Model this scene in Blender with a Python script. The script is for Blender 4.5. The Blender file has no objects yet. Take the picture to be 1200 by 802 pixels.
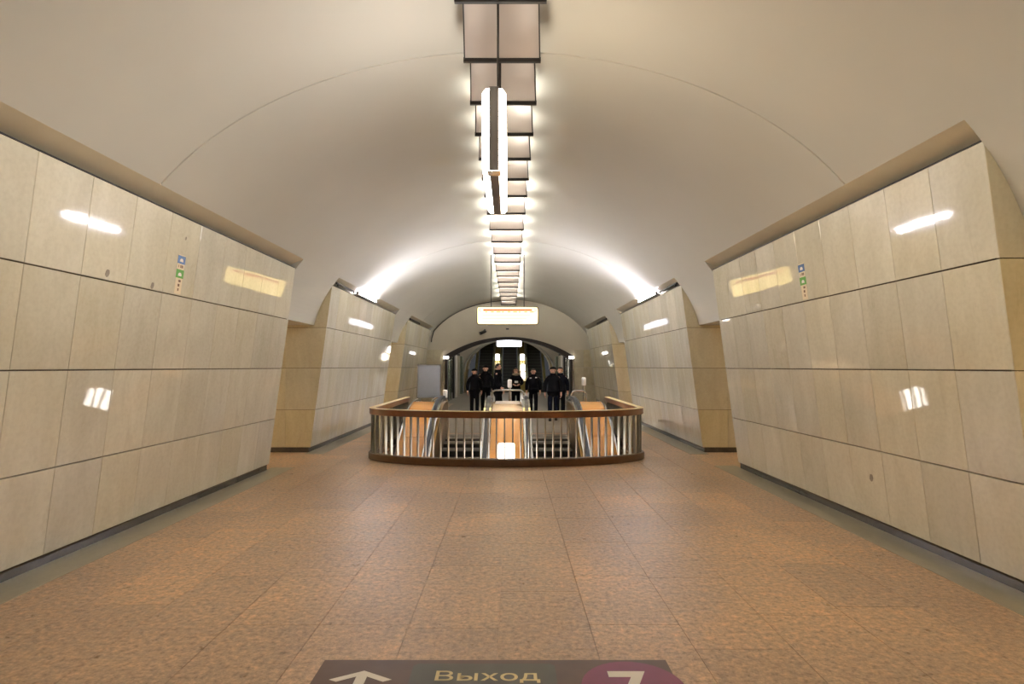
import bpy, bmesh, math, random
from mathutils import Vector, Matrix
random.seed(7)
sc = bpy.context.scene
COL = sc.collection

# ------------------------------------------------------------------ camera, world, exposure
CAM_X, EYE = 0.075, 1.75
cd = bpy.data.cameras.new('camera')
cd.sensor_width = 36.0
cd.lens = 36.0 * 700.0 / 1200.0
cd.shift_x = 2.0 / 1200.0
cd.shift_y = 29.0 / 1200.0
cd.clip_start = 0.05
cd.clip_end = 300
cam = bpy.data.objects.new('camera', cd)
COL.objects.link(cam)
cam.location = (CAM_X, 0, EYE)
cam.rotation_euler = (math.radians(90), 0, 0)
sc.camera = cam
w = bpy.data.worlds.new('world')
sc.world = w
w.use_nodes = True
w.node_tree.nodes['Background'].inputs[0].default_value = (0.9, 0.93, 1, 1)
w.node_tree.nodes['Background'].inputs[1].default_value = 0.02
sc.view_settings.view_transform = 'Standard'
sc.view_settings.look = 'None'
sc.view_settings.gamma = 1
sc.view_settings.use_curve_mapping = False
sc.view_settings.exposure = 1.4
sc.cycles.max_bounces = 12
sc.cycles.diffuse_bounces = 7
sc.cycles.glossy_bounces = 5
sc.cycles.caustics_reflective = False
sc.cycles.caustics_refractive = False
sc.cycles.sample_clamp_indirect = 6

TUBE = 40.0       # crown tube lamps
FLOOD = 280.0     # floodlights on the pylon tops
BOX = 7.5         # lit sign boxes

# ------------------------------------------------------------------ materials
def S(h):
    """sRGB hex to linear rgba"""
    c = [int(h[i:i + 2], 16) / 255 for i in (0, 2, 4)]
    return tuple((x / 12.92 if x <= 0.04045 else ((x + 0.055) / 1.055) ** 2.4) for x in c) + (1,)

def base_mat(name):
    m = bpy.data.materials.new(name)
    m.use_nodes = True
    nt = m.node_tree
    return m, nt, nt.nodes['Principled BSDF']

def plain(name, col, rough=0.5, metal=0.0, noise=0.0, scale=8.0, bump=0.0, spec=0.5):
    m, nt, b = base_mat(name)
    c = S(col)
    b.inputs['Roughness'].default_value = rough
    b.inputs['Metallic'].default_value = metal
    b.inputs['Specular IOR Level'].default_value = spec
    tc = nt.nodes.new('ShaderNodeTexCoord')
    nz = nt.nodes.new('ShaderNodeTexNoise')
    nz.inputs['Scale'].default_value = scale
    nz.inputs['Detail'].default_value = 5
    nt.links.new(tc.outputs['Object'], nz.inputs['Vector'])
    cr = nt.nodes.new('ShaderNodeValToRGB')
    k = noise
    cr.color_ramp.elements[0].position = 0.3
    cr.color_ramp.elements[1].position = 0.7
    cr.color_ramp.elements[0].color = tuple(x * (1 - k) for x in c[:3]) + (1,)
    cr.color_ramp.elements[1].color = tuple(min(1, x * (1 + k)) for x in c[:3]) + (1,)
    nt.links.new(nz.outputs['Fac'], cr.inputs['Fac'])
    nt.links.new(cr.outputs['Color'], b.inputs['Base Color'])
    if bump:
        bp = nt.nodes.new('ShaderNodeBump')
        bp.inputs['Strength'].default_value = bump
        bp.inputs['Distance'].default_value = 0.01
        nt.links.new(nz.outputs['Fac'], bp.inputs['Height'])
        nt.links.new(bp.outputs['Normal'], b.inputs['Normal'])
    return m

def glow(name, col, strength):
    m, nt, b = base_mat(name)
    b.inputs['Base Color'].default_value = tuple(0.6 * x for x in S(col)[:3]) + (1,)
    b.inputs['Specular IOR Level'].default_value = 0.2
    b.inputs['Emission Color'].default_value = S(col)
    b.inputs['Emission Strength'].default_value = strength
    return m

def marble(name, c0, c1, vein, rough=0.04, dirt='8a7860'):
    """polished stone; streaks run along local Y, each object has its own tint and offset"""
    m, nt, b = base_mat(name)
    N, L = nt.nodes.new, nt.links.new
    tc = N('ShaderNodeTexCoord')
    oi = N('ShaderNodeObjectInfo')
    off = N('ShaderNodeMath'); off.operation = 'MULTIPLY'; off.inputs[1].default_value = 97.0
    L(oi.outputs['Random'], off.inputs[0])
    ad = N('ShaderNodeVectorMath'); ad.operation = 'ADD'
    L(tc.outputs['Object'], ad.inputs[0])
    L(off.outputs[0], ad.inputs[1])
    mp = N('ShaderNodeMapping'); mp.inputs['Scale'].default_value = (3.4, 1.0, 3.4)
    mp.inputs['Rotation'].default_value = (0, 0, 0.12)
    L(ad.outputs[0], mp.inputs['Vector'])
    n1 = N('ShaderNodeTexNoise'); n1.inputs['Scale'].default_value = 1.0
    n1.inputs['Detail'].default_value = 7; n1.inputs['Roughness'].default_value = 0.62
    n1.inputs['Distortion'].default_value = 0.6
    L(mp.outputs[0], n1.inputs['Vector'])
    r1 = N('ShaderNodeValToRGB')
    r1.color_ramp.elements[0].position = 0.33; r1.color_ramp.elements[0].color = S(c0)
    r1.color_ramp.elements[1].position = 0.66; r1.color_ramp.elements[1].color = S(c1)
    L(n1.outputs['Fac'], r1.inputs['Fac'])
    n2 = N('ShaderNodeTexNoise'); n2.inputs['Scale'].default_value = 0.75
    n2.inputs['Detail'].default_value = 8; n2.inputs['Roughness'].default_value = 0.7
    n2.inputs['Distortion'].default_value = 1.4
    L(mp.outputs[0], n2.inputs['Vector'])
    r2 = N('ShaderNodeValToRGB')
    r2.color_ramp.elements[0].position = 0.61; r2.color_ramp.elements[0].color = (0, 0, 0, 1)
    r2.color_ramp.elements[1].position = 0.74; r2.color_ramp.elements[1].color = (0.45, 0.45, 0.45, 1)
    L(n2.outputs['Fac'], r2.inputs['Fac'])
    mx = N('ShaderNodeMixRGB'); mx.inputs['Color2'].default_value = S(vein)
    L(r2.outputs['Color'], mx.inputs['Fac']); L(r1.outputs['Color'], mx.inputs['Color1'])
    n3 = N('ShaderNodeTexNoise'); n3.inputs['Scale'].default_value = 26; n3.inputs['Detail'].default_value = 4
    L(ad.outputs[0], n3.inputs['Vector'])
    r3 = N('ShaderNodeValToRGB')
    r3.color_ramp.elements[0].position = 0.3; r3.color_ramp.elements[0].color = (0.93, 0.925, 0.915, 1)
    r3.color_ramp.elements[1].position = 0.6; r3.color_ramp.elements[1].color = (1, 1, 1, 1)
    L(n3.outputs['Fac'], r3.inputs['Fac'])
    m2 = N('ShaderNodeMixRGB'); m2.blend_type = 'MULTIPLY'; m2.inputs['Fac'].default_value = 1
    L(mx.outputs[0], m2.inputs['Color1']); L(r3.outputs[0], m2.inputs['Color2'])
    hs = N('ShaderNodeHueSaturation')
    mr = N('ShaderNodeMapRange'); mr.inputs['To Min'].default_value = 0.92; mr.inputs['To Max'].default_value = 1.04
    L(oi.outputs['Random'], mr.inputs['Value'])
    L(mr.outputs[0], hs.inputs['Value']); L(m2.outputs[0], hs.inputs['Color'])
    fr = N('ShaderNodeMath'); fr.operation = 'FRACT'
    ml = N('ShaderNodeMath'); ml.operation = 'MULTIPLY'; ml.inputs[1].default_value = 13.7
    L(oi.outputs['Random'], ml.inputs[0]); L(ml.outputs[0], fr.inputs[0])
    ms = N('ShaderNodeMapRange'); ms.inputs['To Min'].default_value = 0.85; ms.inputs['To Max'].default_value = 1.2
    L(fr.outputs[0], ms.inputs['Value']); L(ms.outputs[0], hs.inputs['Saturation'])
    L(hs.outputs[0], b.inputs['Base Color'])
    b.inputs['Roughness'].default_value = rough
    b.inputs['Specular IOR Level'].default_value = 0.85
    bp = N('ShaderNodeBump'); bp.inputs['Strength'].default_value = 0.04; bp.inputs['Distance'].default_value = 0.02
    n4 = N('ShaderNodeTexNoise'); n4.inputs['Scale'].default_value = 3.0
    L(ad.outputs[0], n4.inputs['Vector']); L(n4.outputs['Fac'], bp.inputs['Height'])
    L(bp.outputs['Normal'], b.inputs['Normal'])
    return m

def granite(name):
    m, nt, b = base_mat(name)
    N, L = nt.nodes.new, nt.links.new
    geo = N('ShaderNodeNewGeometry')
    oi = N('ShaderNodeObjectInfo')
    def noise(scale, detail, rough=0.5):
        n = N('ShaderNodeTexNoise'); n.inputs['Scale'].default_value = scale
        n.inputs['Detail'].default_value = detail; n.inputs['Roughness'].default_value = rough
        L(geo.outputs['Position'], n.inputs['Vector']); return n
    def ramp(src, *stops):
        r = N('ShaderNodeValToRGB'); e = r.color_ramp.elements
        e[0].position, e[0].color = stops[0]; e[1].position, e[1].color = stops[-1]
        for p, c in stops[1:-1]:
            x = e.new(p); x.color = c
        L(src, r.inputs['Fac']); return r
    nb = noise(0.55, 2)                      # large worn areas
    ad = N('ShaderNodeMath'); ad.operation = 'MULTIPLY_ADD'; ad.inputs[1].default_value = 0.22
    L(oi.outputs['Random'], ad.inputs[0]); L(nb.outputs['Fac'], ad.inputs[2])
    rp = ramp(ad.outputs[0], (0.40, S('b29a84')), (0.62, S('c0a68c')), (0.85, S('d8b692')))
    nm = noise(9.0, 6, 0.7)                  # hand-sized mottling
    rm = ramp(nm.outputs['Fac'], (0.3, (0.78, 0.79, 0.82, 1)), (0.7, (1.16, 1.08, 1.0, 1)))
    ng = noise(24.0, 6, 0.78)                # crystal flecks
    rg = ramp(ng.outputs['Fac'], (0.36, (0.5, 0.5, 0.5, 1)), (0.44, (0.82, 0.82, 0.82, 1)), (0.52, (1, 1, 1, 1)), (0.64, (1.38, 1.32, 1.24, 1)))
    m1 = N('ShaderNodeMixRGB'); m1.blend_type = 'MULTIPLY'; m1.inputs['Fac'].default_value = 1
    m2 = N('ShaderNodeMixRGB'); m2.blend_type = 'MULTIPLY'; m2.inputs['Fac'].default_value = 1
    L(rp.outputs[0], m1.inputs['Color1']); L(rm.outputs[0], m1.inputs['Color2'])
    L(m1.outputs[0], m2.inputs['Color1']); L(rg.outputs[0], m2.inputs['Color2'])
    L(m2.outputs[0], b.inputs['Base Color'])
    b.inputs['Specular IOR Level'].default_value = 0.42
    rr = N('ShaderNodeMapRange')
    rr.inputs['From Min'].default_value = 0.3; rr.inputs['From Max'].default_value = 0.7
    rr.inputs['To Min'].default_value = 0.25; rr.inputs['To Max'].default_value = 0.46
    L(nm.outputs['Fac'], rr.inputs['Value']); L(rr.outputs[0], b.inputs['Roughness'])
    bp = N('ShaderNodeBump'); bp.inputs['Strength'].default_value = 0.4; bp.inputs['Distance'].default_value = 0.008
    L(ng.outputs['Fac'], bp.inputs['Height']); L(bp.outputs['Normal'], b.inputs['Normal'])
    return m

M = {}
M['marble'] = marble('cream marble', 'cbc4b0', 'd8d2c0', 'b2a893')
M['marble_side'] = marble('tan marble', 'cabfa2', 'd8cfb4', 'ada07e', 0.16)
M['strip'] = marble('grey green marble', '8d8877', 'a39d8a', '6e695c', 0.3)
M['plinth'] = marble('dark granite', '3a3834', '565048', '2a2826', 0.25)
M['granite'] = granite('red brown granite')
M['plaster'] = plain('vault plaster', 'bbb8ae', 0.55, noise=0.02, scale=1.2, spec=0.3)
M['plaster_wall'] = plain('end wall plaster', 'c9c0ae', 0.6, noise=0.03, scale=1.5)
M['recess'] = plain('cornice recess plaster', 'cfc6ae', 0.7, noise=0.04, scale=2)
M['grout'] = plain('dark joint mortar', '4f4334', 0.9, noise=0.15, scale=20)
def translucent(name, col, k):
    m, nt, b = base_mat(name)
    nt.nodes.remove(b)
    d = nt.nodes.new('ShaderNodeBsdfDiffuse'); tr = nt.nodes.new('ShaderNodeBsdfTranslucent'); mx = nt.nodes.new('ShaderNodeMixShader')
    d.inputs['Color'].default_value = S(col); tr.inputs['Color'].default_value = S(col); mx.inputs['Fac'].default_value = k
    nt.links.new(d.outputs[0], mx.inputs[1]); nt.links.new(tr.outputs[0], mx.inputs[2])
    nt.links.new(mx.outputs[0], nt.nodes['Material Output'].inputs['Surface'])
    return m
M['louvre'] = translucent('frosted lamp shade', 'b8aca4', 0.5)
M['dark'] = plain('dark painted metal', '1d1813', 0.5, noise=0.1)
M['brown_metal'] = plain('dark brown metal', '21170f', 0.6, noise=0.1)
M['chrome'] = plain('polished steel', 'd6d6d4', 0.14, 1.0, noise=0.03)
M['steel'] = plain('brushed steel', 'a5a39b', 0.3, 1.0, noise=0.06, scale=15)
M['rubber'] = plain('black rubber', '23262b', 0.35, noise=0.1)
M['wood'] = plain('brown lacquered wood', '6e4224', 0.3, noise=0.22, scale=5)
M['wood_dark'] = plain('dark brown kerb wood', '583c22', 0.35, noise=0.2, scale=6)
M['veneer'] = plain('orange veneer', 'd99a4e', 0.22, noise=0.07, scale=3)
M['cream_deck'] = plain('pale veneer', 'e9c99a', 0.15, noise=0.06, scale=3)
M['bronze'] = plain('bronze sheet', '8c6b34', 0.28, 0.85, noise=0.12)
M['step'] = plain('escalator tread metal', '8e8a84', 0.4, 0.6, noise=0.1, scale=20)
M['riser'] = plain('escalator riser dark', '1b1a17', 0.5, noise=0.15, scale=20)
M['far_step'] = plain('distant escalator step', '161a14', 0.5, noise=0.1)
M['far_nose'] = plain('step nosing metal', '4a5347', 0.4, noise=0.1)
M['olive'] = plain('olive bronze panel', '8b7b3a', 0.35, 0.3, noise=0.12)
M['green_steel'] = plain('greenish steel', '8f9a86', 0.25, 0.7, noise=0.1)
M['grey_board'] = plain('grey painted board', '7b7d7f', 0.5, noise=0.03)
M['landing'] = plain('grey landing plate', '8d8679', 0.4, 0.2, noise=0.08, scale=6)
M['ochre'] = plain('ochre tunnel lining', 'a8955c', 0.6, noise=0.08)
M['shaft'] = plain('shaft concrete', '6e5a40', 0.8, noise=0.12)
M['tube'] = glow('tube lamp', 'fbfbf2', TUBE * 0.4)
M['tube_far'] = glow('long tube lamp', 'fbfbf2', TUBE * 1.15)
M['tube_back'] = glow('strong tube lamp', 'fbf8ec', TUBE * 1.35)
M['tube_dim'] = glow('dim tube lamp', 'fbfbf2', TUBE * 0.05)
M['flood'] = glow('flood lamp', 'f4f2ff', FLOOD)
M['lightbox'] = glow('lit diffuser', 'fff9f2', BOX)
M['yellow_box'] = glow('lit yellow panel', 'ffe596', 0.9)
M['vestibule_fill'] = glow('vestibule fill light', 'fff8ee', 14.0)
M['spine'] = plain('grey brown spine metal', '5a4c3c', 0.4, noise=0.1)
M['cream_box'] = glow('lit cream diffuser', 'fff1da', BOX * 0.85)
M['platform_fill'] = glow('platform fill light', 'fbf6e6', 38.0)
M['white_box'] = glow('lit white panel', 'f6f6ff', 1.2)
M['lamp_warm'] = glow('lamp glass', 'fff6ec', 4.0)
M['red_print'] = glow('red print on lit panel', 'd84a3c', 0.3)
M['pale_print'] = glow('pale print on lit panel', 'f0d890', 0.5)
M['dark_print'] = plain('dark print', '4a3b2a', 0.6)
M['coat'] = plain('black coat cloth', '0e0e11', 0.85, noise=0.2, scale=30, spec=0.1)
M['coat_navy'] = plain('dark navy coat cloth', '11131c', 0.85, noise=0.2, scale=30, spec=0.1)
M['trouser'] = plain('black trouser cloth', '0d0d0f', 0.85, noise=0.2, scale=30, spec=0.1)
M['jeans'] = plain('dark blue denim', '10131f', 0.85, noise=0.2, scale=30, spec=0.1)
M['skin'] = plain('skin', 'd8a88e', 0.5, noise=0.05)
M['hair'] = plain('dark hair', '1c130e', 0.6, noise=0.2, scale=40)
M['hair_brown'] = plain('brown hair', '4a2a1a', 0.6, noise=0.2, scale=40)
M['hat'] = plain('black knit', '121214', 0.9, noise=0.2, scale=60, spec=0.1)
M['scarf'] = plain('beige scarf', '9c8a74', 0.9, noise=0.2, scale=40)
M['white_cloth'] = plain('white patch', 'd8d8d8', 0.7)
M['shoe'] = plain('black leather', '0c0b0b', 0.4, noise=0.1)
M['eye'] = plain('eye dark', '1b1512', 0.3)
M['lip'] = plain('lip', '8f5a50', 0.5)
M['decal'] = plain('floor sticker brown', '5f4a3f', 0.45, noise=0.12, scale=6)
M['decal_grey'] = plain('floor sticker olive grey', '54524a', 0.45, noise=0.12, scale=6)
M['decal_purple'] = plain('floor sticker purple', '80425e', 0.45, noise=0.1, scale=6)
M['white_paint'] = plain('white sticker print', 'e6e0d4', 0.5, noise=0.03)
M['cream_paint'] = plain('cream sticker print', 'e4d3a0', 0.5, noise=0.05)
M['st_blue'] = plain('blue sticker', '1f5590', 0.35)
M['st_green'] = plain('green sticker', '4f9a1e', 0.35)
M['st_cream'] = plain('cream sticker', 'd9c8a6', 0.4)
M['st_brown'] = plain('brown sticker print', '6b4a2e', 0.5)
M['patch'] = plain('grey repair patch', '857a6c', 0.5, noise=0.1)

# ------------------------------------------------------------------ mesh helpers
class MB:
    def __init__(s):
        s.v, s.f, s.m = [], [], []
    def add(s, vs, fs, mi=0):
        k = len(s.v)
        s.v += [tuple(v) for v in vs]
        for f in fs:
            s.f.append([i + k for i in f]); s.m.append(mi)
    def box(s, x0, x1, y0, y1, z0, z1, mi=0):
        vs = [(x0, y0, z0), (x1, y0, z0), (x1, y1, z0), (x0, y1, z0), (x0, y0, z1), (x1, y0, z1), (x1, y1, z1), (x0, y1, z1)]
        s.add(vs, [(0, 3, 2, 1), (4, 5, 6, 7), (0, 1, 5, 4), (1, 2, 6, 5), (2, 3, 7, 6), (3, 0, 4, 7)], mi)
    def prism(s, poly, a0, a1, axis='x', mi=0):
        """poly extruded along an axis; poly points are (y,z) for x, (x,z) for y, (x,y) for z"""
        def P(p, a):
            return {'x': (a, p[0], p[1]), 'y': (p[0], a, p[1]), 'z': (p[0], p[1], a)}[axis]
        n = len(poly)
        vs = [P(p, a0) for p in poly] + [P(p, a1) for p in poly]
        fs = [list(range(n))[::-1], list(range(n, 2 * n))]
        fs += [(i, (i + 1) % n, n + (i + 1) % n, n + i) for i in range(n)]
        s.add(vs, fs, mi)
    def tube(s, path, r, seg=8, mi=0, closed=False, rect=None):
        """round tube or a rectangular section (w, h) swept along a path"""
        path = [Vector(p) for p in path]
        n = len(path); rings = []
        for i, p in enumerate(path):
            a = path[i - 1] if i else path[0]
            b = path[i + 1] if i < n - 1 else path[-1]
            t = (b - a).normalized()
            up = Vector((0, 0, 1)) if abs(t.z) < 0.9 else Vector((0, 1, 0)) if abs(t.y) < 0.9 else Vector((1, 0, 0))
            sd = t.cross(up).normalized(); up = sd.cross(t).normalized()
            if rect:
                w_, h_ = rect[0] / 2, rect[1] / 2
                ring = [p + sd * w_ - up * h_, p + sd * w_ + up * h_, p - sd * w_ + up * h_, p - sd * w_ - up * h_]
            else:
                ring = [p + sd * (r * math.cos(2 * math.pi * k / seg)) + up * (r * math.sin(2 * math.pi * k / seg)) for k in range(seg)]
            rings.append(ring)
        m_ = len(rings[0])
        vs = [v for ring in rings for v in ring]
        fs = [(i * m_ + k, i * m_ + (k + 1) % m_, (i + 1) * m_ + (k + 1) % m_, (i + 1) * m_ + k) for i in range(n - 1) for k in range(m_)]
        fs += [list(range(m_))[::-1], [(n - 1) * m_ + k for k in range(m_)]]
        s.add(vs, fs, mi)
    def lathe(s, prof, c=(0, 0, 0), seg=16, mi=0):
        vs = []
        for r, z in prof:
            vs += [(c[0] + r * math.cos(2 * math.pi * k / seg), c[1] + r * math.sin(2 * math.pi * k / seg), c[2] + z) for k in range(seg)]
        fs = [(i * seg + k, i * seg + (k + 1) % seg, (i + 1) * seg + (k + 1) % seg, (i + 1) * seg + k) for i in range(len(prof) - 1) for k in range(seg)]
        fs += [list(range(seg))[::-1], [(len(prof) - 1) * seg + k for k in range(seg)]]
        s.add(vs, fs, mi)
    def mesh(s, name, mats, smooth=False):
        me = bpy.data.meshes.new(name)
        me.from_pydata(s.v, [], s.f)
        for m in (mats if isinstance(mats, (list, tuple)) else [mats]):
            me.materials.append(M[m])
        for p, mi in zip(me.polygons, s.m):
            p.material_index = mi
            p.use_smooth = smooth
        bm = bmesh.new(); bm.from_mesh(me)
        bmesh.ops.recalc_face_normals(bm, faces=bm.faces)
        bm.to_mesh(me); bm.free()
        if smooth:
            me.set_sharp_from_angle(angle=math.radians(40))
        return me
    def build(s, name, mats, parent=None, smooth=False, loc=None):
        return put(name, s.mesh(name, mats, smooth), parent, loc)

def put(name, me, parent=None, loc=None, mat=None):
    o = bpy.data.objects.new(name, me)
    COL.objects.link(o)
    if parent is not None:
        o.parent = parent
    if loc is not None:
        o.location = loc
    if mat is not None:
        o.matrix_local = mat
    return o

def tag(o, label, cat, group=None, kind=None):
    o['label'] = label
    o['category'] = cat
    if group: o['group'] = group
    if kind: o['kind'] = kind
    return o

def struct(o, label, cat):
    return tag(o, label, cat, kind='structure')

def thing(name, label, cat, loc=(0, 0, 0), rz=0, group=None):
    o = bpy.data.objects.new(name, None)
    o.empty_display_size = 0.1
    COL.objects.link(o)
    o.location = loc; o.rotation_euler = (0, 0, rz)
    return tag(o, label, cat, group)

def frame_matrix(o, u, v, n):
    return Matrix(((u[0], v[0], n[0], o[0]), (u[1], v[1], n[1], o[1]), (u[2], v[2], n[2], o[2]), (0, 0, 0, 1)))

# ------------------------------------------------------------------ hall dimensions
XB, XT, ZT = 4.02, 3.56, 3.42           # pylon face: foot x, top x, top z
ROWS = [0.10, 0.87, 1.72, 2.55, 3.42]
VA, VB, VC = 3.97, 2.70, 2.20           # vault ellipse half width, rise, centre height
VEX = 3.42                              # vault edge above the pylons
VEZ = VC + VB * math.sqrt(1 - (VEX / VA) ** 2)
PASS_Z = 2.60
Y_BACK, Y_END = -8.0, 28.0
PYL = {-1: [(-4.4, 1.9), (4.0, 10.1), (12.2, 18.9), (21.2, 27.2)],
       1: [(-4.2, 2.2), (4.4, 10.3), (12.2, 18.9), (21.2, 27.2)]}
def xface(z): return XB + (XT - XB) * z / ZT
def vz(x): return VC + VB * math.sqrt(max(0, 1 - (x / VA) ** 2))
def vx(z): return VA * math.sqrt(max(0, 1 - ((z - VC) / VB) ** 2))

# ------------------------------------------------------------------ ceiling
def vault_mesh():
    mb = MB()
    ang0 = math.acos(VEX / VA)
    n = 56
    pts = []
    for i in range(n + 1):
        a = math.pi - ang0 - (math.pi - 2 * ang0) * i / n
        pts.append((VA * math.cos(a), VC + VB * math.sin(a)))
    seam = [-3.0, 5.97, 14.9, 23.9]
    ys = [Y_BACK]
    for q in seam:
        ys += [q - 0.012, q - 0.006, q + 0.006, q + 0.012]
    ys.append(Y_END + 0.1)
    deep = {y for q in seam for y in (q - 0.006, q + 0.006)}
    vs, fs = [], []
    for y in ys:
        d = 0.012 if y in deep else 0.0
        vs += [(x * (1 + d / VA), y, z + d) for x, z in pts]
    m_ = n + 1
    for j in range(len(ys) - 1):
        for i in range(n):
            fs.append((j * m_ + i, j * m_ + i + 1, (j + 1) * m_ + i + 1, (j + 1) * m_ + i))
    mb.add(vs, fs)
    return mb
ceil = vault_mesh().build('ceiling', 'plaster', smooth=True)
struct(ceil, 'smooth cream plaster barrel vault over the hall', 'ceiling')
for sg in (-1, 1):
    # the haunches that come down into the cross passages, with the flat passage ceilings
    spans = []
    prev = Y_BACK
    for (a, b) in PYL[sg]:
        spans.append((prev, a)); prev = b
    spans.append((prev, Y_END + 0.05))
    for (a, b) in spans:
        mb = MB()
        prof = []
        n = 12
        for i in range(n + 1):
            z = VEZ + (PASS_Z - VEZ) * i / n
            prof.append((sg * vx(z), z))
        outer = [(sg * 6.6, PASS_Z), (sg * 6.6, PASS_Z + 0.3), (sg * 4.4, VEZ + 0.25), (sg * VEX, VEZ + 0.02)]
        mb.prism(prof + outer, a, b, 'y')
        h = mb.build('vault_haunch', 'plaster', ceil)
    for (a, b) in PYL[sg]:
        mb = MB()      # recess between the vault edge and the pylon top
        mb.prism([(sg * VEX, VEZ), (sg * (VEX + 0.02), VEZ + 0.12), (sg * 3.95, VEZ + 0.12), (sg * 3.95, ZT), (sg * 3.78, ZT)], a, b, 'y')
        mb.build('cornice_recess', 'recess', ceil)

# ------------------------------------------------------------------ pylons (the side walls)
THK = 0.03
slope = math.atan2(XB - XT, ZT)
cs_, sn_ = math.cos(slope), math.sin(slope)
pan_cache = {}
def panel_mesh(wd, ht, mat):
    key = (round(wd, 3), round(ht, 3), mat)
    if key not in pan_cache:
        mb = MB()
        g, c = 0.002, 0.003      # joint and arris
        x0, x1, y0, y1 = g, wd - g, 0.006, ht - 0.006
        vs = [(x0, y0, 0), (x1, y0, 0), (x1, y1, 0), (x0, y1, 0),
              (x0, y0, THK - c), (x1, y0, THK - c), (x1, y1, THK - c), (x0, y1, THK - c),
              (x0 + c, y0 + c, THK), (x1 - c, y0 + c, THK), (x1 - c, y1 - c, THK), (x0 + c, y1 - c, THK)]
        fs = [(0, 3, 2, 1), (8, 9, 10, 11)]
        for q in (0, 4):
            fs += [(q + i, q + (i + 1) % 4, q + 4 + (i + 1) % 4, q + 4 + i) for i in range(4)]
        mb.add(vs, fs)
        pan_cache[key] = mb.mesh('marble_panel', mat)
    return pan_cache[key]

def pylon(sg, a, b, detail, label):
    side = 'left' if sg < 0 else 'right'
    mb = MB()
    ins = THK
    mb.prism([(sg * (XB + ins), 0), (sg * (XT + ins), ZT - 0.01), (sg * 6.55, ZT - 0.01), (sg * 6.55, 0)], a + THK, b, 'y')
    core = mb.build('wall_' + side, 'grout' if detail else 'marble')
    struct(core, label, 'pylon')
    if not detail:
        return core
    n = max(1, round((b - a) / 0.61)); wd = (b - a) / n
    for r in range(4):
        z0, z1 = ROWS[r], ROWS[r + 1]
        ht = (z1 - z0) / cs_
        me = panel_mesh(wd, ht, 'marble')
        for i in range(n):
            x0 = sg * (xface(z0) + THK * cs_)
            V = (-sg * sn_, 0, cs_)
            if sg < 0:
                U, O = (0, 1, 0), (x0, a + i * wd, z0 + THK * sn_)
            else:
                U, O = (0, -1, 0), (x0, a + (i + 1) * wd, z0 + THK * sn_)
            Nn = (-sg * cs_, 0, -sn_)
            put('marble_panel', me, core, mat=frame_matrix(O, U, V, Nn))
        # end face turned to the entrance: the first stone follows the sloping edge
        cuts = [None, 4.52, 5.2, 5.88, 6.55]
        for c in range(4):
            if c == 0:
                poly = [(xface(z0) + 0.004, z0), (cuts[1] - 0.003, z0), (cuts[1] - 0.003, z1 - 0.008), (xface(z1) + 0.004, z1 - 0.008)]
            else:
                poly = [(cuts[c] + 0.003, z0), (cuts[c + 1] - 0.003, z0), (cuts[c + 1] - 0.003, z1 - 0.008), (cuts[c] + 0.003, z1 - 0.008)]
            mb = MB()
            cx = sg * poly[0][0]
            mb.prism([(sg * p[0] - cx, p[1] + 0.004 - z0) for p in poly], 0, THK, 'z')
            put('marble_panel', mb.mesh('marble_panel', 'marble_side'), core, mat=frame_matrix((cx, a + THK, z0), (1, 0, 0), (0, 0, 1), (0, -1, 0)))
    mb = MB()
    mb.prism([(sg * (XB + 0.02), a + 0.005), (sg * (XB + 0.02), b - 0.005), (sg * 6.55, b - 0.005), (sg * 6.55, a + 0.005)], 0, 0.098, 'z')
    mb.build('plinth', 'plinth', core)
    mb = MB()
    x1, x2 = sg * (XB + 0.03), sg * 3.67
    mb.prism([(x1, a - 0.25), (x2, a - 0.25), (x2, b + 0.25), (x1, b + 0.25)], 0.0, 0.004, 'z')
    mb.build('border_strip', 'strip', core)
    mb = MB()   # thin dark strip drawn for the dark gap line along the top edge
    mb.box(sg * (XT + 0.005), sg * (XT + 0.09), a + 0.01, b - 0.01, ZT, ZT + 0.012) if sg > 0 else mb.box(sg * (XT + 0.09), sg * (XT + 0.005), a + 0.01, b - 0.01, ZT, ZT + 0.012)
    mb.build('top_gap_line', 'brown_metal', core)
    return core

PL = {}
for sg in (-1, 1):
    sd = 'left' if sg < 0 else 'right'
    names = ['long sloping marble pylon wall on the %s behind the camera' % sd,
             'long sloping cream marble pylon wall on the %s with a train sticker' % sd,
             'sloping marble pylon on the %s beside the escalator railing' % sd,
             'far sloping marble pylon on the %s next to the end wall' % sd]
    for i, (a, b) in enumerate(PYL[sg]):
        PL[(sg, i)] = pylon(sg, a, b, i > 0, names[i])

# platforms beyond the pylons
for sg in (-1, 1):
    sd = 'left' if sg < 0 else 'right'
    mb = MB()
    x0, x1 = sorted((sg * 9.0, sg * 9.2))
    mb.box(x0, x1, Y_BACK, Y_END, 0, 4.0)
    struct(mb.build('wall_%s_platform' % sd, 'marble_side'), 'track wall beyond the %s platform' % sd, 'wall')
    mb = MB()
    x0, x1 = sorted((sg * 6.56, sg * 9.2))
    mb.box(x0, x1, Y_BACK, Y_END, 4.0, 4.15)
    mb.box(min(sg * 6.45, sg * 6.6), max(sg * 6.45, sg * 6.6), Y_BACK, Y_END, 2.9, 4.0)
    struct(mb.build('ceiling_platform', 'plaster'), 'flat ceiling of the %s platform' % sd, 'ceiling')

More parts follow.
